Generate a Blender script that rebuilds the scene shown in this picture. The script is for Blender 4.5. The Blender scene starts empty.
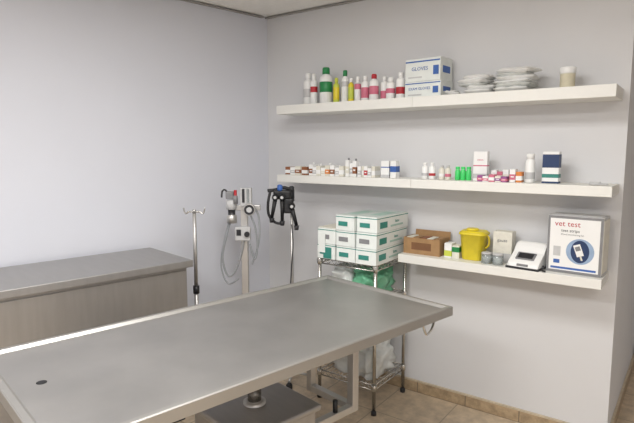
import bpy, bmesh, math, random
from mathutils import Vector, Matrix, noise
random.seed(7)
sc=bpy.context.scene
sc.view_settings.view_transform='Standard'
pi=math.pi
# ---------------------------------------------------------------- materials
MATS={}
def s2l(c):
    return tuple(((v/255)/12.92 if v/255<=0.04045 else ((v/255+0.055)/1.055)**2.4) for v in c)
def mat(name,rgb,rough=.5,metal=0.0,var=.06,scale=30,bump=0,trans=0,alpha=1,bscale=None,stretch=None,rvar=0):
    if name in MATS: return MATS[name]
    m=bpy.data.materials.new(name); m.use_nodes=True
    nt=m.node_tree; b=nt.nodes['Principled BSDF']
    c=s2l(rgb)
    tc=nt.nodes.new('ShaderNodeTexCoord'); mp=nt.nodes.new('ShaderNodeMapping')
    nt.links.new(tc.outputs['Object'],mp.inputs[0])
    if stretch: mp.inputs['Scale'].default_value=stretch
    n=nt.nodes.new('ShaderNodeTexNoise'); n.inputs['Scale'].default_value=scale; n.inputs['Detail'].default_value=4
    nt.links.new(mp.outputs[0],n.inputs['Vector'])
    r=nt.nodes.new('ShaderNodeValToRGB')
    r.color_ramp.elements[0].position=.3; r.color_ramp.elements[1].position=.7
    r.color_ramp.elements[0].color=(*[v*(1-var) for v in c],1)
    r.color_ramp.elements[1].color=(*[min(1,v*(1+var)) for v in c],1)
    nt.links.new(n.outputs['Fac'],r.inputs[0]); nt.links.new(r.outputs[0],b.inputs['Base Color'])
    b.inputs['Roughness'].default_value=rough; b.inputs['Metallic'].default_value=metal
    b.inputs['Transmission Weight'].default_value=trans; b.inputs['Alpha'].default_value=alpha
    if rvar:
        mr=nt.nodes.new('ShaderNodeMapRange'); mr.inputs['To Min'].default_value=rough-rvar; mr.inputs['To Max'].default_value=rough+rvar
        nt.links.new(n.outputs['Fac'],mr.inputs['Value']); nt.links.new(mr.outputs[0],b.inputs['Roughness'])
    if bump:
        bp=nt.nodes.new('ShaderNodeBump'); bp.inputs['Strength'].default_value=bump; bp.inputs['Distance'].default_value=.01
        n2=nt.nodes.new('ShaderNodeTexNoise'); n2.inputs['Scale'].default_value=bscale or scale
        nt.links.new(mp.outputs[0],n2.inputs['Vector']); nt.links.new(n2.outputs['Fac'],bp.inputs['Height']); nt.links.new(bp.outputs[0],b.inputs['Normal'])
    MATS[name]=m; return m
def tilemat(name,rgb,grout,size,w,h,off=0.0,var=.2,scale=9,rough=.45,swz=False):
    m=bpy.data.materials.new(name); m.use_nodes=True; nt=m.node_tree; b=nt.nodes['Principled BSDF']
    c=s2l(rgb); g=s2l(grout)
    tc=nt.nodes.new('ShaderNodeTexCoord')
    src=tc.outputs['Object']
    if swz:
        sp=nt.nodes.new('ShaderNodeSeparateXYZ'); cb=nt.nodes.new('ShaderNodeCombineXYZ')
        nt.links.new(src,sp.inputs[0]); nt.links.new(sp.outputs['X'],cb.inputs['X']); nt.links.new(sp.outputs['Z'],cb.inputs['Y']); bsrc=cb.outputs[0]
    else: bsrc=src
    n=nt.nodes.new('ShaderNodeTexNoise'); n.inputs['Scale'].default_value=scale; n.inputs['Detail'].default_value=8; n.inputs['Roughness'].default_value=.65
    nt.links.new(src,n.inputs['Vector'])
    r=nt.nodes.new('ShaderNodeValToRGB'); r.color_ramp.elements[0].position=.35; r.color_ramp.elements[1].position=.68
    r.color_ramp.elements[0].color=(*[v*(1-var) for v in c],1); r.color_ramp.elements[1].color=(*[min(1,v*(1+var)) for v in c],1)
    nt.links.new(n.outputs['Fac'],r.inputs[0])
    br=nt.nodes.new('ShaderNodeTexBrick'); br.offset=off; br.inputs['Scale'].default_value=1; br.inputs['Brick Width'].default_value=w; br.inputs['Row Height'].default_value=h
    br.inputs['Mortar Size'].default_value=size; br.inputs['Mortar'].default_value=(*g,1)
    nt.links.new(bsrc,br.inputs['Vector']); nt.links.new(r.outputs[0],br.inputs['Color1']); nt.links.new(r.outputs[0],br.inputs['Color2'])
    nt.links.new(br.outputs['Color'],b.inputs['Base Color']); b.inputs['Roughness'].default_value=rough
    return m
def emis(name,col,s):
    m=bpy.data.materials.new(name); m.use_nodes=True; b=m.node_tree.nodes['Principled BSDF']
    b.inputs['Emission Color'].default_value=(*col,1); b.inputs['Emission Strength'].default_value=s; return m

WALL=mat('wall_paint',(217,219,227),.75,var=.012,scale=2.5,bump=.05,bscale=120)
WALLB=mat('wall_paint_back',(217,217,218),.75,var=.012,scale=2.5,bump=.05,bscale=120)
CEIL=mat('ceiling_paint',(244,242,236),.8,var=.02)
TRIMM=mat('ceiling_trim',(160,157,152),.6)
SHELFM=mat('shelf_white',(230,229,223),.45,var=.01)
STEEL=mat('stainless_table',(178,176,173),.42,.87,var=.07,scale=5,rvar=.06,bump=.03,bscale=40)
STEELR=mat('stainless_rim',(184,182,178),.45,.86,var=.03,scale=5)
STEELC=mat('stainless_cabinet',(174,172,170),.43,.85,var=.05,scale=4,stretch=(1,8,1),rvar=.05)
STEELP=mat('steel_post',(200,198,195),.38,.75,var=.03)
CHROME=mat('chrome_wire',(205,203,198),.22,1,var=.03)
WHITE=mat('white_plastic',(238,238,236),.4,var=.01)
OFFW=mat('offwhite',(222,219,206),.5)
CREAM=mat('cream_plastic',(222,214,188),.5)
RED=mat('red_print',(178,40,50),.5)
PINK=mat('pink_print',(206,112,134),.5)
PURPLE=mat('purple_print',(146,82,140),.5)
BLUE=mat('blue_print',(60,100,170),.5)
DBLUE=mat('dark_blue_print',(34,56,96),.5)
TEAL=mat('teal_print',(52,132,120),.5)
GREEN=mat('green_plastic',(34,130,72),.4)
LGREEN=mat('green_bright',(70,210,110),.3)
YEL=mat('yellow_plastic',(226,206,50),.4)
YELD=mat('yellow_plastic_lid',(206,184,40),.4)
YELG=mat('yellow_green_print',(196,206,80),.5)
ORANGE=mat('orange_print',(214,130,60),.5)
BROWN=mat('brown_print',(140,88,56),.6)
CARD=mat('cardboard',(160,126,88),.85,var=.1,scale=25)
CARDG=mat('carton_white',(226,230,226),.7,var=.03)
GREY=mat('grey_plastic',(130,130,132),.45)
LGREY=mat('light_grey_plastic',(194,194,194),.45)
DARK=mat('dark_plastic',(38,38,42),.45)
BLACK=mat('black_rubber',(22,22,25),.5)
GLASS=mat('glass_jar',(225,232,232),.12,trans=.75,var=.01)
HOSE=mat('clear_hose',(168,172,176),.35,trans=.35,var=.03)
BAGW=mat('bag_clear',(236,240,238),.28,trans=.12,var=.08,scale=14,bump=.6,bscale=22)
BAGG=mat('bag_green',(120,196,156),.3,trans=.2,var=.15,scale=14,bump=.6,bscale=22)
POUCH=mat('pouch_white',(238,238,236),.5,var=.03,scale=40,bump=.3,bscale=60)
POUCHG=mat('pouch_grey',(214,216,212),.4,var=.06,scale=40,bump=.3,bscale=60)
# ---------------------------------------------------------------- mesh builder
class B:
    def __init__(s): s.v=[];s.f=[];s.mi=[];s.sm=[];s.mats=[]
    def m(s,mt):
        if mt not in s.mats: s.mats.append(mt)
        return s.mats.index(mt)
    def add(s,vs,fs,mt,smooth=False,M=None):
        o=len(s.v)
        for v in vs:
            v=Vector(v)
            if M is not None: v=M@v
            s.v.append(tuple(v))
        i=s.m(mt) if not isinstance(mt,list) else None
        for k,f in enumerate(fs):
            s.f.append([o+a for a in f]); s.mi.append(i if i is not None else s.m(mt[k])); s.sm.append(smooth)
        return s
    def box(s,c,d,mt,bev=0,M=None,rz=0):
        bm=bmesh.new(); bmesh.ops.create_cube(bm,size=1)
        for v in bm.verts: v.co=Vector((v.co.x*d[0],v.co.y*d[1],v.co.z*d[2]))
        if bev: bmesh.ops.bevel(bm,geom=bm.edges[:],offset=bev,segments=2,affect='EDGES',profile=.5)
        bm.verts.index_update()
        T=Matrix.Translation(c)@Matrix.Rotation(rz,4,'Z')
        if M is not None: T=M@T
        s.add([v.co.copy() for v in bm.verts],[[v.index for v in f.verts] for f in bm.faces],mt,False,T); bm.free(); return s
    def lathe(s,c,prof,mt,seg=24,M=None,sx=1,sy=1):
        vs=[];fs=[];ms=[]
        n=len(prof)
        for r,z in prof:
            for k in range(seg):
                a=2*pi*k/seg; vs.append((r*math.cos(a)*sx,r*math.sin(a)*sy,z))
        for i in range(n-1):
            mm=mt[i] if isinstance(mt,list) else mt
            for k in range(seg):
                k2=(k+1)%seg; fs.append([i*seg+k,i*seg+k2,(i+1)*seg+k2,(i+1)*seg+k]); ms.append(mm)
        fs.append(list(range(seg))[::-1]); ms.append(mt[0] if isinstance(mt,list) else mt)
        fs.append([(n-1)*seg+k for k in range(seg)]); ms.append(mt[-1] if isinstance(mt,list) else mt)
        T=Matrix.Translation(c)
        if M is not None: T=M@T
        s.add(vs,fs,ms,True,T); s.sm[-1]=False; s.sm[-2]=False; return s
    def cyl(s,p,q,r,mt,seg=12,r2=None):
        p=Vector(p);q=Vector(q);d=q-p;L=d.length
        M=Matrix.Translation(p)@d.to_track_quat('Z','Y').to_matrix().to_4x4()
        return s.lathe((0,0,0),[(r,0),(r if r2 is None else r2,L)],mt,seg,M)
    def tube(s,pts,r,mt,seg=8,sub=6,closed=False):
        P=[Vector(p) for p in pts]
        if sub>1 and len(P)>2:
            out=[];n=len(P)
            for i in range(n-1):
                p0=P[max(i-1,0)];p1=P[i];p2=P[i+1];p3=P[min(i+2,n-1)]
                for k in range(sub):
                    t=k/sub
                    out.append(.5*((2*p1)+(-p0+p2)*t+(2*p0-5*p1+4*p2-p3)*t*t+(-p0+3*p1-3*p2+p3)*t**3))
            out.append(P[-1]); P=out
        vs=[];fs=[];n=len(P);up=None
        for i,p in enumerate(P):
            d=(P[min(i+1,n-1)]-P[max(i-1,0)]).normalized()
            if up is None:
                up=Vector((0,0,1)) if abs(d.z)<.9 else Vector((1,0,0))
            a=d.cross(up).normalized(); b=a.cross(d).normalized(); up=b
            rr=r(i/(n-1)) if callable(r) else r
            for k in range(seg):
                t=2*pi*k/seg; vs.append(p+a*rr*math.cos(t)+b*rr*math.sin(t))
        for i in range(n-1):
            for k in range(seg):
                k2=(k+1)%seg; fs.append([i*seg+k,i*seg+k2,(i+1)*seg+k2,(i+1)*seg+k])
        fs.append(list(range(seg))[::-1]); fs.append([(n-1)*seg+k for k in range(seg)])
        return s.add(vs,fs,mt,True)
    def blob(s,c,d,mt,amp=.15,fr=3,flat=True,seed=0,M=None):
        bm=bmesh.new(); bmesh.ops.create_icosphere(bm,subdivisions=4,radius=1); bm.verts.index_update()
        vs=[]
        for v in bm.verts:
            n=v.co.normalized(); q=Vector([math.copysign(abs(a)**.7,a) for a in n])
            k=1+amp*noise.noise(n*fr+Vector((seed*7.1,seed,0)))+amp*.5*noise.noise(n*fr*2.7+Vector((seed,3,1)))
            q=Vector((q.x*d[0]*.5*k,q.y*d[1]*.5*k,q.z*d[2]*.5*k))
            if flat: q.z=max(q.z,-d[2]*.42)
            vs.append(q+Vector(c))
        s.add(vs,[[v.index for v in f.verts] for f in bm.faces],mt,True,M); bm.free(); return s
    def text(s,body,size,M,mt,ext=.0004):
        cu=bpy.data.curves.new('t','FONT'); cu.body=body; cu.size=size; cu.extrude=ext; cu.align_x='CENTER'; cu.align_y='CENTER'; cu.resolution_u=2
        o=bpy.data.objects.new('t',cu); bpy.context.collection.objects.link(o)
        bpy.context.view_layer.update()
        me=o.to_mesh(); vs=[v.co.copy() for v in me.vertices]; fs=[list(p.vertices) for p in me.polygons]
        s.add(vs,fs,mt,False,M); o.to_mesh_clear(); bpy.data.objects.remove(o); bpy.data.curves.remove(cu); return s
    def pouch(s,c,w,h,t,rz,mt,seed):
        nx,ny=12,9;vs=[];fs=[]
        for side in (1,-1):
            for i in range(nx+1):
                for j in range(ny+1):
                    u=i/nx*2-1;v=j/ny*2-1
                    e=(max(0,1-u**6)*max(0,1-v**6))**.5
                    z=side*t*.5*e*(1+.5*noise.noise(Vector((u*2.5,v*2.5,seed))))+.25*t*noise.noise(Vector((u*1.3,v*1.3,seed+9)))*(e>0)
                    vs.append((u*w/2,v*h/2,z))
        o=(nx+1)*(ny+1)
        for i in range(nx):
            for j in range(ny):
                a=i*(ny+1)+j; fs.append([a,a+ny+1,a+ny+2,a+1]); fs.append([o+a,o+a+1,o+a+ny+2,o+a+ny+1])
        return s.add(vs,fs,mt,True,Matrix.Translation(c)@Matrix.Rotation(rz,4,'Z'))
    def build(s,name,loc=(0,0,0),rz=0,weld=False):
        me=bpy.data.meshes.new(name); me.from_pydata(s.v,[],s.f)
        for m in s.mats: me.materials.append(m)
        for i,p in enumerate(me.polygons): p.material_index=s.mi[i]; p.use_smooth=s.sm[i]
        me.update()
        o=bpy.data.objects.new(name,me); o.location=loc; o.rotation_euler=(0,0,rz)
        bpy.context.collection.objects.link(o); return o
FRONT=Matrix.Rotation(pi/2,4,'X')   # text facing -Y
def fr(x,y,z): return Matrix.Translation((x,y,z))@FRONT

# ---------------------------------------------------------------- room shell
H=2.63; A=math.radians(10)
B().box((1.5,-1.9,-.05),(8.4,8.2,.1),tilemat('floor_tile',(200,182,158),(164,150,130),.004,.4,.4,var=.2,scale=14)).build('floor')
B().box((1.5,-1.9,H+.05),(8.4,8.2,.1),CEIL).build('ceiling')
B().box((1.22,.75,H/2),(2.44,1.5,H),WALLB).build('wall_back')
B().box((3.9,1.45,H/2),(2.9,.1,H),WALLB).build('wall_far')
o=B().box((-.05,-3.1,H/2),(.1,6.2,H),WALL).build('wall_left',(0,0,0),-A)
B().box((5.25,-1.9,H/2),(.1,7,H),WALL).build('wall_right')
B().box((2,-5.75,H/2),(7,.1,H),WALL).build('wall_front')
BB=tilemat('baseboard_tile',(176,154,124),(130,116,96),.004,.33,.5,var=.28,scale=22,swz=True)
BBT=mat('baseboard_cap',(196,182,158),.5,var=.12,scale=30)
B().box((1.22,-.006,.036),(2.46,.012,.072),BB).box((1.22,-.007,.077),(2.46,.014,.010),BBT).build('baseboard_back')
B().box((2.446,.7,.036),(.012,1.4,.072),BB).box((2.447,.7,.077),(.014,1.4,.010),BBT).build('baseboard_side')
B().box((.006,-3,.041),(.012,5.9,.082),BB).build('baseboard_left',(0,0,0),-A)
B().box((1.22,-.012,H-.012),(2.44,.024,.006),TRIMM).build('trim_1')
B().box((.012,-3.,H-.012),(.024,5.9,.006),TRIMM).build('trim_2',(0,0,0),-A)

# ---------------------------------------------------------------- shelves
def shelf(x0,x1,z0,z1,joint=None):
    b=B()
    if joint:
        b.box(((x0+joint)/2,-.131,(z0+z1)/2),(joint-x0-.002,.262,z1-z0),SHELFM,.002)
        b.box(((x1+joint)/2,-.131,(z0+z1)/2),(x1-joint,.262,z1-z0),SHELFM,.002)
    else: b.box(((x0+x1)/2,-.131,(z0+z1)/2),(x1-x0,.262,z1-z0),SHELFM,.002)
    return b.build('wall_shelf')
ZU,ZM,ZL=1.932,1.447,.985
shelf(.31,2.41,ZU-.06,ZU,1.36)
shelf(.31,2.42,ZM-.052,ZM,1.36)
shelf(1.285,2.40,ZL-.05,ZL)

# ---------------------------------------------------------------- small items
def bottle(name,x,z,w,h,body,label,cap,y=-.14,neck=.45,lab=(.15,.62)):
    r=w/2; cz=h*.80
    b=B()
    pr=[(r*.92,0),(r,.004),(r,h*lab[0]),(r*1.015,h*lab[0]+.001),(r*1.015,h*lab[1]),(r,h*lab[1]+.001),(r,h*.70),(r*.85,h*.755),(r*neck,cz),(r*neck,cz+.004),(r*(neck+.12),cz+.005),(r*(neck+.12),h*.97),(r*neck,h)]
    ms=[body,body,label,label,label,body,body,body,body,cap,cap,cap]
    b.lathe((0,0,0),pr,ms,20)
    return b.build(name,(x,y,z),random.uniform(-.3,.3))
def carton(name,x,z,w,h,d,main,bands=(),y=-.14,rz=0,txt=None,tm=None,lid=None):
    b=B(); b.box((0,0,h/2),(w,d,h),main,.0012)
    b.box((0,-d*.18,h+.0004),(w*.96,d*.5,.0012),main)
    for (a,c,mt) in bands:
        b.box((0,0,h*(a+c)/2),(w+.0012,d+.0012,h*(c-a)),mt)
    if txt: b.text(txt,min(w/len(txt)*1.2,h*.3),fr(0,-d/2-.0012,h*.72),tm)
    return b.build(name,(x,y,z),rz)
def cartons(name,x0,x1,z,n,hs,mats,d=.07,y=-.16,caps=None):
    b=B(); w=(x1-x0)/n
    for i in range(n):
        h=hs[i%len(hs)]*random.uniform(.93,1.06); m1,m2=mats[i%len(mats)]
        cx=x0+(i+.5)*w-(x0+x1)/2; dy=random.uniform(-.01,.01)
        b.box((cx,dy,h/2),(w*.93,d,h),m1,.001)
        b.box((cx,dy,h*.4),(w*.93+.001,d+.001,h*.42),m2)
        b.box((cx,dy-d/2-.0006,h*.42),(w*.5,.001,h*.1),WHITE)
        if caps and i%2==0:
            b.lathe((cx,dy,h),[(w*.2,0),(w*.2,.012),(w*.17,.014)],caps,12)
    return b.build(name,((x0+x1)/2,y,z))

# upper shelf
bottle('antiseptic_bottle',.495,ZU,.07,.225,WHITE,LGREY,WHITE,y=-.13,lab=(.25,.5))
bottle('antiseptic_bottle',.565,ZU,.05,.21,WHITE,RED,WHITE,y=-.16,lab=(.4,.58))
bottle('disinfectant_bottle',.66,ZU,.088,.245,WHITE,GREEN,GREEN,y=-.15,lab=(.32,.60))
bottle('disinfectant_bottle',.60,ZU,.045,.20,WHITE,WHITE,GREEN,y=-.07)
bottle('iodine_bottle',.745,ZU,.042,.170,YELG,YEL,YELG,y=-.15)
bottle('disinfectant_bottle',.808,ZU,.05,.215,WHITE,LGREY,GREEN,y=-.14,lab=(.5,.65))
bottle('iodine_bottle',.862,ZU,.038,.16,YEL,YELG,WHITE,y=-.15)
bottle('lotion_bottle',.913,ZU,.042,.165,WHITE,PINK,WHITE,y=-.15,lab=(.5,.7))
bottle('lotion_bottle',.964,ZU,.052,.165,WHITE,PINK,WHITE,y=-.14,lab=(.15,.55))
bottle('peroxide_bottle',1.035,ZU,.06,.170,WHITE,PINK,RED,y=-.15,lab=(.25,.55))
bottle('peroxide_bottle',1.095,ZU,.050,.155,WHITE,PINK,WHITE,y=-.12,lab=(.1,.4))
bottle('lotion_bottle',1.155,ZU,.058,.140,WHITE,PINK,WHITE,y=-.15,lab=(.3,.5))
bottle('alcohol_bottle',1.225,ZU,.058,.165,WHITE,RED,WHITE,y=-.15,lab=(.2,.45))
# large glove carton (two stacked cartons)
b=B(); w,d=.235,.16
for z0,hh,dx,ww in ((0,.095,0,w),(.096,.130,-.002,w-.006)):
    b.box((dx,0,z0+hh/2),(ww,d,hh),CARDG,.002)
    b.box((dx,-d/2-.001,z0+hh*.88),(ww*.98,.001,hh*.06),BLUE)
    b.text('GLOVES' if z0 else 'EXAM GLOVES',.030 if z0 else .022,fr(-.02,-d/2-.001,z0+hh*.55),BLUE)
    b.box((.085,-d/2-.001,z0+hh*.45),(.035,.001,hh*.4),BLUE)
    b.box((-.05,-d/2-.001,z0+hh*.18),(.09,.001,.008),LGREY)
    b.box((ww/2+dx+.0008,0,z0+hh*.5),(.001,d*.6,hh*.3),BLUE)
b.box((0,-.035,.2275),(w*.96,.07,.002),WHITE); b.box((0,.04,.2275),(w*.96,.07,.002),WHITE)
b.build('glove_carton_stack',(1.395,-.115,ZU),-.05)
def stack(name,x,y,z,n,w,h,t,pm):
    b=B()
    for i in range(n):
        b.pouch((random.uniform(-.02,.02),random.uniform(-.012,.01),t*.62+i*t*.75),w*random.uniform(.85,1.05),h,t,random.uniform(-.25,.25),pm[i%len(pm)],i*3.3+x)
    return b.build(name,(x,y,z))
stack('sterile_pouch_stack',1.71,-.14,ZU,5,.165,.14,.026,[POUCH,POUCH,POUCHG])
stack('sterile_pouch_stack',1.92,-.14,ZU,6,.20,.15,.026,[POUCH,POUCHG,POUCH])
stack('sterile_pouch_stack',1.585,-.20,ZU,2,.07,.08,.014,[POUCH])
b=B(); b.lathe((0,0,0),[(.033,0),(.036,.004),(.036,.075),(.037,.076),(.037,.079),(.039,.08),(.039,.108),(.036,.111)],[OFFW,CREAM,CREAM,OFFW,OFFW,WHITE,WHITE],28).build('specimen_jar',(2.17,-.13,ZU))
# middle shelf
cartons('vial_box_row',.325,.53,ZM,4,[.055,.05,.06],[(BROWN,WHITE),(WHITE,LGREY),(OFFW,BROWN)],y=-.16)
cartons('ampoule_box_row',.54,.84,ZM,8,[.07,.06,.065,.055,.075],[(WHITE,BROWN),(WHITE,LGREY),(OFFW,WHITE),(WHITE,OFFW),(OFFW,ORANGE)],y=-.16,caps=WHITE)
cartons('drug_bottle_row',.845,.935,ZM,3,[.11,.085,.10],[(WHITE,OFFW),(WHITE,LGREY),(WHITE,BROWN)],d=.04,y=-.17,caps=GREY)
cartons('medicine_carton_row',.945,1.075,ZM,5,[.07,.065,.075,.06],[(WHITE,LGREY),(OFFW,WHITE),(WHITE,RED)],y=-.16)
carton('tablet_carton',1.135,ZM,.055,.105,.05,WHITE,[(.0,.18,LGREY),(.6,.66,BLUE)],y=-.15,rz=.1)
carton('tablet_carton',1.195,ZM,.04,.105,.05,WHITE,[(.35,.7,BLUE)],y=-.15)
for x,c in ((1.40,LGREY),(1.447,RED),):
    bottle('serum_bottle',x,ZM,.04,.10,WHITE,c,WHITE,y=-.15,lab=(.2,.35))
for x,c in ((1.508,WHITE),(1.548,PINK)):
    bottle('serum_bottle',x,ZM,.036,.085,OFFW,c,LGREY,y=-.15,lab=(.2,.4))
b=B()
for i in range(3):
    b.lathe((-.033+.033*i,0,0),[(.014,0),(.0155,.003),(.0155,.052),(.011,.06),(.011,.062),(.0125,.063),(.0125,.078)],[LGREEN,LGREEN,LGREEN,LGREEN,WHITE,LGREEN],14)
b.build('green_vial_set',(1.64,-.15,ZM))
carton('medicine_carton',1.735,ZM,.078,.165,.05,WHITE,[(.08,.24,LGREY),(.5,.54,PINK)],y=-.12,rz=.08,txt='tablets',tm=PINK)
cartons('pill_box_row',1.745,1.91,ZM,5,[.035,.03,.04],[(PURPLE,PINK),(WHITE,PINK),(PINK,WHITE),(OFFW,PURPLE)],d=.05,y=-.20)
cartons('syringe_box_row',1.80,1.90,ZM,3,[.06,.055,.065],[(WHITE,LGREY),(PINK,WHITE),(WHITE,OFFW)],d=.045,y=-.12)
cartons('ointment_box_row',1.915,1.98,ZM,2,[.075,.06],[(WHITE,PINK),(ORANGE,WHITE)],d=.05,y=-.16)
bottle('spray_bottle',2.012,ZM,.05,.155,WHITE,LGREY,WHITE,y=-.15,neck=.7,lab=(.12,.35))
carton('vaccine_carton',2.12,ZM,.08,.165,.055,WHITE,[(.0,.06,DBLUE),(.18,.30,TEAL),(.50,.92,DBLUE)],y=-.15)
b=B(); b.box((0,0,.008),(.05,.03,.014),LGREY,.003); b.tube([(.02,0,.006),(.05,.01,.005),(.06,-.02,.005),(.03,-.03,.005),(-.02,-.028,.005)],.003,LGREY)
b.build('usb_cable_plug',(2.33,-.17,ZM))
# lower shelf
b=B(); w,d,h=.235,.14,.10
for c,dd in (((0,-d/2,h/2),(w,.004,h)),((0,d/2,h/2),(w,.004,h)),((-w/2,0,h/2),(.004,d,h)),((w/2,0,h/2),(.004,d,h)),((0,0,.003),(w,d,.006))): b.box(c,dd,CARD)
b.box((0,d/2+.012,h+.018),(w,.004,.05),CARD,M=Matrix.Rotation(-.15,4,'X'))
b.box((0,-d/2-.001,h*.5),(w*.55,.003,h*.45),mat('carton_print',(120,84,56),.8))
for i in range(5): b.box((-.09+.045*i,0,.055),(.036,.1,.09),[OFFW,CARD,BROWN,OFFW,CARD][i],.001)
b.build('open_cardboard_box',(1.41,-.13,ZL))
carton('bandage_carton',1.575,ZL,.045,.085,.07,WHITE,[(.1,.5,YELG)],y=-.15)
carton('bandage_carton',1.622,ZL,.042,.075,.07,OFFW,[(.5,.9,GREEN)],y=-.15,)
b=B()
def rr_ring(hx,hy,r,z,n=6):
    out=[]
    for cx,cy,a0 in ((hx-r,hy-r,0),(-hx+r,hy-r,pi/2),(-hx+r,-hy+r,pi),(hx-r,-hy+r,1.5*pi)):
        for k in range(n+1): a=a0+k*pi/2/n; out.append((cx+r*math.cos(a),cy+r*math.sin(a),z))
    return out
def loft(b,rs,mt,smooth=True,M=None):
    n=len(rs[0]); vs=[p for r in rs for p in r]; fs=[];ms=[]
    for i in range(len(rs)-1):
        for k in range(n): fs.append([i*n+k,i*n+(k+1)%n,(i+1)*n+(k+1)%n,(i+1)*n+k]); ms.append(mt[i] if isinstance(mt,list) else mt)
    fs.append(list(range(n))[::-1]); fs.append([(len(rs)-1)*n+k for k in range(n)]); ms+= [mt[0],mt[-1]] if isinstance(mt,list) else [mt,mt]
    b.add(vs,fs,ms,smooth,M); b.sm[-1]=b.sm[-2]=False
loft(b,[rr_ring(.056,.05,.03,0),rr_ring(.06,.053,.03,.004),rr_ring(.072,.06,.032,.145),rr_ring(.079,.066,.034,.147),rr_ring(.079,.066,.034,.158),rr_ring(.073,.06,.03,.162),rr_ring(.066,.054,.03,.170)],[YEL,YEL,YELD,YEL,YELD,YEL])
b.lathe((-.01,0,.17),[(.036,0),(.036,.008),(.03,.012)],YEL,24); b.box((.0,-.0585,.085),(.06,.004,.055),mat('sharps_label',(236,224,150),.5),M=Matrix.Rotation(-.06,4,'X')@Matrix.Translation((0,.003,0)))
b.tube([(.07,0,.15),(.086,0,.13),(.086,0,.09),(.068,0,.07)],.006,YELD)
b.build('sharps_container',(1.712,-.13,ZL))
carton('gauze_carton',1.875,ZL,.105,.175,.08,OFFW,[(.0,.3,LGREY)],y=-.09,txt='gauze',tm=GREY)
for x in (1.812,1.875):
    b=B(); b.lathe((0,0,0),[(.027,0),(.03,.003),(.03,.05),(.025,.053),(.0225,.053),(.0265,.048),(.0265,.006)],GLASS,20)
    b.lathe((0,0,.007),[(.024,0),(.024,.03)],POUCH,16); b.lathe((0,0,.053),[(.029,0),(.029,.008),(.02,.011)],LGREY,20)
    b.build('cotton_jar',(x,-.2,ZL))
# blood analyser: wedge body with screen
b=B()
def prism(b,sec,w,mt):
    n=len(sec); vs=[(-w/2,y,z) for y,z in sec]+[(w/2,y,z) for y,z in sec]
    fs=[list(range(n))[::-1],[n+i for i in range(n)]]+[[i,(i+1)%n,n+(i+1)%n,n+i] for i in range(n)]
    b.add(vs,[f[::-1] for f in fs],mt)
def rprism(b,sec,w,mt):   # wedge whose side edges are rounded
    rs=[]
    for k,(s,x) in enumerate(((.94,-w/2),(.985,-w/2+.008),(1,-w/2+.02),(1,w/2-.02),(.985,w/2-.008),(.94,w/2))):
        cy=sum(p[0] for p in sec)/len(sec)
        rs.append([(x,cy+(p[0]-cy)*s,p[1]*s) for p in sec])
    loft(b,rs,mt,False)
rprism(b,[(-.10,.0),(-.107,.012),(-.10,.030),(-.085,.042),(-.02,.082),(.0,.108),(.018,.126),(.035,.131),(.052,.125),(.062,.105),(.07,0)],.165,WHITE)
prism(b,[(-.114,.0),(-.114,.010),(.075,.010),(.075,0)],.175,DARK)
Ms=Matrix.Translation((-.0,-.055,.063))@Matrix.Rotation(math.radians(32),4,'X')
b.box((0,0,0),(.10,.055,.008),GREY,.002,M=Ms); b.box((0,0,.004),(.08,.04,.002),DARK,M=Ms)
b.box((.0,-.103,.022),(.06,.010,.012),GREY,.002); b.tube([(.07,-.02,.02),(.095,-.05,.015),(.1,-.09,.008),(.12,-.1,.006)],.005,DARK)
b.build('blood_analyser',(2.03,-.14,ZL),-.12)
# framed supply box
b=B(); w,d,h=.262,.15,.30
b.box((0,0,h/2),(w,d,h),LGREY,.003)
b.box((0,-d/2-.001,h/2),(w*.985,.002,h*.985),GREY)
b.box((0,-d/2-.002,h/2),(w*.90,.003,h*.90),WHITE)
b.text('vet test',.040,fr(-.035,-d/2-.004,h*.86),RED); b.text('test strips',.022,fr(-.02,-d/2-.004,h*.745),DARK); b.text('blood monitoring kit',.013,fr(-.01,-d/2-.004,h*.68),GREY)
Mc=Matrix.Translation((.03,-d/2-.0035,h*.40))@FRONT
b.lathe((0,0,0),[(.066,0),(.066,.001)],mat('print_pale_blue',(150,172,200),.5),36,M=Mc)
b.lathe((0,0,.001),[(.058,0),(.058,.001)],DBLUE,36,M=Mc,sx=.75)
Mh=Mc@Matrix.Rotation(.35,4,'Z')
b.box((-.004,.008,.003),(.034,.062,.002),WHITE,.0008,M=Mh); b.box((-.004,.018,.0042),(.024,.022,.001),GREY,M=Mh)
b.box((-.004,-.032,.003),(.008,.026,.002),OFFW,M=Mh)
b.box((-.08,-d/2-.0036,h*.38),(.035,.001,.05),LGREY); b.box((-.08,-d/2-.0036,h*.20),(.03,.001,.02),BLUE)
b.box((0,-d/2-.0036,h*.09),(w*.82,.002,h*.035),BLUE)
b.box((w/2+.001,0,h*.5),(.002,d*.9,h*.9),OFFW)
b.box((0,.0,h+.001),(w*.9,d*.6,.003),LGREY)
b.build('test_kit_box',(2.262,-.13,ZL),-.05)

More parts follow.
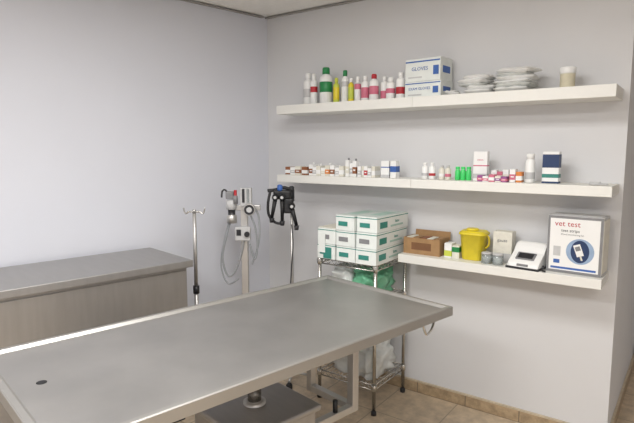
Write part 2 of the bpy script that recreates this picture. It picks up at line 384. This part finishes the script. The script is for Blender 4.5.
# ---------------------------------------------------------------- examination table
b=B(); L,W,Z=1.84,.885,.86
hw,hl=W/2,L/2
def ring(b,x,y,z): return [(-x,-y,z),(x,-y,z),(x,y,z),(-x,y,z)]
rings=[ring(b,hw-.03,hl-.03,Z-.05),ring(b,hw,hl,Z-.045),ring(b,hw,hl,Z-.004),ring(b,hw-.004,hl-.004,Z),ring(b,hw-.022,hl-.022,Z),ring(b,hw-.034,hl-.034,Z-.012),ring(b,hw-.25,hl-.5,Z-.017)]
vs=[p for r in rings for p in r]; fs=[[3,2,1,0]]; ms=[STEEL]
for i in range(len(rings)-1):
    for k in range(4): fs.append([i*4+k,i*4+(k+1)%4,(i+1)*4+(k+1)%4,(i+1)*4+k]); ms.append(STEELR if i in(1,2,3,4) else STEEL)
e=(len(rings)-1)*4; fs.append([e,e+1,e+2,e+3]); ms.append(STEEL); b.add(vs,fs,ms)
b.lathe((-.04,-.80,Z-.0135),[(.017,0),(.017,.0015),(.011,.0018)],BLACK,20)
b.box((0,0,Z-.065),(.5,1.3,.03),STEELC,.003)
for sx in (-.2,.2): b.box((sx,0,Z-.1),(.04,1.3,.04),STEELP,.003)
b.lathe((.03,.02,.5),[(.03,0),(.03,.27)],CHROME,24); b.lathe((.03,.02,.5),[(.05,0),(.05,.03),(.036,.035)],STEELP,24)
b.box((.03,.02,.505),(.42,.42,.03),STEELC,.01); b.box((.03,.02,.27),(.38,.38,.46),STEELC,.006)
b.box((.03,.02,.025),(.62,.9,.05),STEELC,.008)
b.box((.17,.50,.58),(.04,.04,.42),STEELP,.003)
b.box((.17,.30,.385),(.035,.42,.035),STEELP,.003); b.box((.02,.5,.385),(.33,.035,.035),STEELP,.003); b.box((-.13,.5,.58),(.035,.035,.42),STEELP,.003)
b.cyl((.17,.38,.40),(.17,.38,.46),.012,BLACK)
b.tube([(.37,.86,Z-.05),(.375,.86,Z-.085),(.40,.80,Z-.105),(.43,.72,Z-.095),(.425,.70,Z-.045)],.006,CHROME)
b.build('examination_table',(1.212,-1.532,0),math.radians(-11.0))

# ---------------------------------------------------------------- steel cabinet
b=B(); W,L,Z=.55,2.05,.985
b.box((W/2,-L/2,Z-.02),(W,L,.04),STEELC,.003)
b.box((W/2-.01,-L/2,(Z-.04+.12)/2),(W-.05,L-.05,Z-.16),STEELC,.003)
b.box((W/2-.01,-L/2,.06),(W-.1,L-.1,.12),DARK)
for i in range(2):
    b.box((W-.033,-.025-(i+.5)*(L-.05)/2,(Z-.04+.12)/2),(.012,(L-.05)/2-.01,Z-.2),STEELC,.003)
    b.cyl((W-.014,-L/2+(-.1 if i else .1),.45),(W-.014,-L/2+(-.1 if i else .1),.6),.006,CHROME)
    for zz in (.45,.6): b.cyl((W-.03,-L/2+(-.1 if i else .1),zz),(W-.012,-L/2+(-.1 if i else .1),zz),.005,CHROME)
b.build('steel_cabinet',(-.135,-1.03,0),math.radians(-10.3))

# ---------------------------------------------------------------- IV stand
b=B(); zt=1.235
b.cyl((0,0,.06),(0,0,.75),.014,STEELP); b.cyl((0,0,.75),(0,0,zt),.012,STEELP); b.lathe((0,0,.70),[(.02,0),(.02,.05)],DARK,14)
for k in range(5):
    a=k*2*pi/5+pi/2+pi/5; x,y=math.cos(a)*.14,math.sin(a)*.14
    b.cyl((0,0,.08),(x,y,.06),.011,STEELP); b.lathe((x,y,0),[(.01,0),(.02,.01),(.02,.045),(.01,.055)],DARK,12)
for k in range(2):
    s=1 if k else -1; u=Vector((.8*s,.55*s,0))
    b.tube([(0,0,zt-.006),u*.035+Vector((0,0,zt-.004)),u*.055+Vector((0,0,zt-.015)),u*.065+Vector((0,0,zt-.002)),u*.07+Vector((0,0,zt+.022))],.005,CHROME)
b.lathe((0,0,zt-.015),[(.012,0),(.012,.02),(.008,.026)],CHROME,12)
b.build('iv_stand',(.175,-.915,0))

# ---------------------------------------------------------------- anaesthesia machine
R3=Matrix.Rotation(math.radians(36),4,'Z')
b=B(); b.box((0,0,.66),(.045,.045,1.16),STEELP,.004,M=R3)
b.box((0,0,.07),(.26,.06,.04),STEELP,.004); b.box((0,0,.07),(.06,.26,.04),STEELP,.004)
for x,y in ((.12,0),(-.12,0),(0,.12),(0,-.12)):
    b.lathe((x,y,0),[(.010,0),(.022,.01),(.022,.04),(.01,.052)],DARK,12)
b.box((0,-.01,1.24),(.22,.03,.035),STEELP,.004,M=R3)
b.box((.02,-.045,1.315),(.075,.05,.12),LGREY,.006,M=R3)
b.box((.005,-.073,1.325),(.016,.006,.09),DARK,M=R3); b.box((.035,-.073,1.325),(.016,.006,.09),GLASS,M=R3)
Mg=R3@Matrix.Translation((.045,-.075,1.235))@FRONT
b.lathe((0,0,0),[(.040,0),(.040,.02),(.036,.024)],STEELP,24,M=Mg); b.lathe((0,0,.024),[(.033,0),(.033,.001)],DARK,24,M=Mg)
b.lathe((0,0,.0252),[(.018,0),(.018,.001)],LGREY,18,M=Mg)
b.lathe((-.08,-.03,1.14),[(.034,0),(.034,.05),(.024,.056),(.024,.09),(.034,.095),(.034,.15),(.014,.155)],[STEELP,STEELP,DARK,LGREY,LGREY,LGREY],20,M=R3)
b.lathe((-.05,-.05,1.27),[(.016,0),(.016,.05),(.01,.055),(.01,.09)],[GREY,GREY,RED],14,M=R3)
b.box((-.09,-.03,1.325),(.05,.04,.05),GREY,.005,M=R3)
b.box((-.005,-.04,1.07),(.10,.05,.09),LGREY,.006,M=R3); b.box((-.03,-.067,1.08),(.03,.004,.04),DARK,M=R3)
b.lathe((0,0,0),[(.018,0),(.018,.015)],DARK,14,M=R3@Matrix.Translation((.025,-.066,1.07))@FRONT)
b.tube([R3@Vector(p) for p in [(-.10,-.03,1.33),(-.12,-.03,1.36),(-.14,-.03,1.35),(-.145,-.03,1.31)]],.006,DARK)
for pts,rr in (([(-.09,-.02,1.15),(-.12,-.02,1.05),(-.15,-.01,.90),(-.12,-.01,.78),(-.07,-.02,.80),(-.02,-.03,.93),(0,-.04,1.03)],.006),
            [[(-.10,-.01,1.15),(-.14,.01,1.02),(-.165,.01,.84),(-.12,.0,.72),(-.04,-.03,.76)],.005],
            [[(.05,-.05,1.19),(.08,-.05,1.10),(.09,-.05,.98),(.07,-.05,.90),(.04,-.05,1.0)],.006],
            [[(.07,-.05,1.25),(.10,-.04,1.18),(.10,-.04,1.02),(.05,-.03,.86)],.006]):
    b.tube([R3@Vector(p) for p in pts],(lambda t,rr=rr:rr+.0008*math.sin(t*260)),HOSE,8,24)
b.build('anaesthesia_machine',(.31,-.60,0))

# ---------------------------------------------------------------- diagnostic instrument stand (black heads, blue tip)
b=B(); b.cyl((0,0,.05),(0,0,1.365),.011,STEELP); b.lathe((0,0,1.28),[(.02,0),(.02,.09),(.012,.1)],DARK,14)
for k in range(4):
    a=k*pi/2+.5; x,y=math.cos(a)*.13,math.sin(a)*.13
    b.cyl((0,0,.07),(x,y,.05),.010,STEELP); b.lathe((x,y,0),[(.01,0),(.022,.01),(.022,.035),(.01,.05)],DARK,12)
q=lambda x,y,z:R3@Vector((x,y,z))
b.tube([q(.01,-.01,1.35),q(-.05,-.02,1.37),q(-.11,-.02,1.355),q(-.16,-.02,1.35)],.012,BLACK)
b.box((-.06,-.035,1.325),(.12,.05,.06),BLACK,.012,M=R3)
b.box((-.02,-.035,1.25),(.07,.05,.10),BLACK,.012,M=R3)
for x,z0,z1,tilt in ((-.105,1.30,1.17,.10),(-.06,1.30,1.15,0),(.005,1.24,1.12,-.12)):
    p0=q(x,-.06,z0); p1=q(x-tilt*.25,-.06,z1)
    b.cyl(p0,p1,.015,BLACK,14,.011); b.cyl(p1,p1+Vector((0,0,-.03)),.018,DARK,14,.014)
    Mh=R3@Matrix.Translation((x,-.045,z0+.01))@FRONT
    b.lathe((0,0,0),[(.022,0),(.022,.03),(.014,.045)],BLACK,16,M=Mh); b.lathe((0,0,.045),[(.010,0),(.010,.002)],LGREY,14,M=Mh)
b.tube([q(-.14,-.03,1.35),q(-.155,-.05,1.27),q(-.15,-.05,1.19),q(-.11,-.05,1.14),q(-.06,-.05,1.13)],.009,BLACK)
b.lathe((-.075,-.05,1.352),[(.014,0),(.018,.01),(.018,.035),(.008,.042)],BLUE,14,M=R3)
b.tube([q(0,-.01,1.12),q(.01,-.03,1.0),q(.0,-.03,.85),q(-.01,-.02,.7)],.004,DARK)
b.build('diagnostic_instrument_stand',(.535,-.375,0))

# ---------------------------------------------------------------- chrome wire cart
x0,x1,y0,y1=.825,1.235,-.45,-.06
b=B()
for x in (x0,x1):
    for y in (y0,y1):
        b.cyl((x,y,.0),(x,y,.94),.0115,CHROME); b.lathe((x,y,0),[(.017,0),(.017,.02),(.012,.03)],DARK,12)
        for z in (.19,.70,.935): b.lathe((x,y,z-.036),[(.016,0),(.018,.004),(.018,.034),(.016,.038)],CHROME,12)
for z in (.19,.70,.935):
    for zz in (z,z-.032):
        b.cyl((x0,y0,zz),(x1,y0,zz),.004,CHROME,6); b.cyl((x0,y1,zz),(x1,y1,zz),.004,CHROME,6)
        b.cyl((x0,y0,zz),(x0,y1,zz),.004,CHROME,6); b.cyl((x1,y0,zz),(x1,y1,zz),.004,CHROME,6)
    n=16
    for i in range(n):
        xa=x0+(x1-x0)*(i+.5)/n; b.cyl((xa,y0,z+.002),(xa,y1,z+.002),.0022,CHROME,5)
    for yy in (y0+.13,y1-.13): b.cyl((x0,yy,z-.002),(x1,yy,z-.002),.003,CHROME,5)
    n=9
    for (pa,pb) in (((x0,y0),(x1,y0)),((x1,y0),(x1,y1)),((x0,y0),(x0,y1))):
        for i in range(n*2):
            t0=i/(n*2);t1=(i+1)/(n*2)
            P=lambda t,zz:(pa[0]+(pb[0]-pa[0])*t,pa[1]+(pb[1]-pa[1])*t,zz)
            b.cyl(P(t0,z if i%2==0 else z-.032),P(t1,z-.032 if i%2==0 else z),.002,CHROME,5)
b.build('wire_shelf_cart')
# glove boxes on the cart
GB=mat('glove_box_green',(168,196,186),.6)
GTOP=mat('glove_box_top',(196,206,202),.6)
def glovebox(b,cx,cy,z,w,d,h,openf=True,rz=0):
    T=Matrix.Translation((cx,cy,z))@Matrix.Rotation(rz,4,'Z')
    b.box((0,0,h/2),(w,d,h),CARDG,.0015,M=T)
    b.box((0,0,h*.9),(w+.001,d+.001,h*.05),TEAL,M=T)
    b.box((-w*.1,-d/2-.001,h*.45),(w*.5,.002,h*.30),TEAL if openf else GREY,M=T)
    b.box((w/2+.001,-d*.30,h*.45),(.002,d*.22,h*.40),TEAL,M=T); b.box((w/2+.001,.12*d,h*.30),(.002,d*.4,h*.12),GB,M=T)
    b.text('latex',.026,T@Matrix.Translation((w/2+.002,d*.12,h*.58))@Matrix.Rotation(pi/2,4,'Z')@FRONT,TEAL)
    b.box((0,0,h+.0006),(w*.96,d*.96,.0012),GTOP,M=T); b.box((0,0,h+.0016),(w*.5,d*.5,.0012),GB,M=T)
zs=.9405
b=B()
for k in range(2): glovebox(b,.892,-.30,zs+k*.098,.135,.34,.095,k==0,.02*(k-1))
b.box((.892,-.30,zs+.197),(.13,.33,.004),OFFW)
b.box((.86,-.475,zs+.10),(.05,.004,.12),CARDG); b.box((.90,-.473,zs+.04),(.06,.004,.07),TEAL)
for k in range(3): glovebox(b,1.035,-.29,zs+k*.096,.135,.36,.093,k!=1,-.02*k)
for k in range(3): glovebox(b,1.178,-.28+.01*k,zs+k*.096,.14,.39,.093,k!=1,.015*(1-k))
b.build('glove_box_stack')
# bags on the cart
B().blob((.93,-.24,.0),(.17,.30,.19),BAGW,.3,2.5,True,1).blob((1.10,-.24,.0),(.19,.33,.19),BAGG,.35,2.8,True,4).build('plastic_supply_bag',(0,0,.705+.080))
B().blob((.95,-.26,.01),(.20,.32,.26),BAGW,.3,2.5,True,6).blob((1.12,-.27,.0),(.20,.32,.24),BAGW,.35,2.8,True,9).blob((1.06,-.24,.10),(.22,.28,.20),BAGW,.35,2.8,True,12).build('plastic_supply_bag',(0,0,.195+.100))

# ---------------------------------------------------------------- ceiling lamps and an added fill
EM=emis('lamp_diffuser',(1,.99,.98),3)
def lamp(x,y,p,sx=1.2,sy=.6):
    b=B(); b.box((0,0,-.02),(sx+.04,sy+.04,.04),WHITE,.003); b.box((0,0,-.042),(sx,sy,.006),EM); b.build('ceiling_lamp_or_fill',(x,y,H))
    l=bpy.data.lights.new('lamp_light','AREA'); l.shape='RECTANGLE'; l.size=sx; l.size_y=sy; l.energy=p; l.color=(1,.99,.975)
    o=bpy.data.objects.new('lamp_light',l); o.location=(x,y,H-.06); bpy.context.collection.objects.link(o)
lamp(1.7,-1.9,31); lamp(3.6,-3.4,46); lamp(1.3,-3.7,46)  # last one is an added fill to brighten the dark upper-left corner
w=bpy.data.worlds.new('world'); sc.world=w; w.use_nodes=True; w.node_tree.nodes['Background'].inputs[0].default_value=(.8,.85,1,1); w.node_tree.nodes['Background'].inputs[1].default_value=.3

# ---------------------------------------------------------------- camera
cam=bpy.data.cameras.new('camera'); co=bpy.data.objects.new('camera',cam); bpy.context.collection.objects.link(co); sc.camera=co
co.location=(2.75,-3.11,1.62); co.rotation_euler=(pi/2-math.radians(6.7),0,math.radians(36.2)); cam.sensor_width=36; cam.lens=36*521/634; cam.clip_start=.02
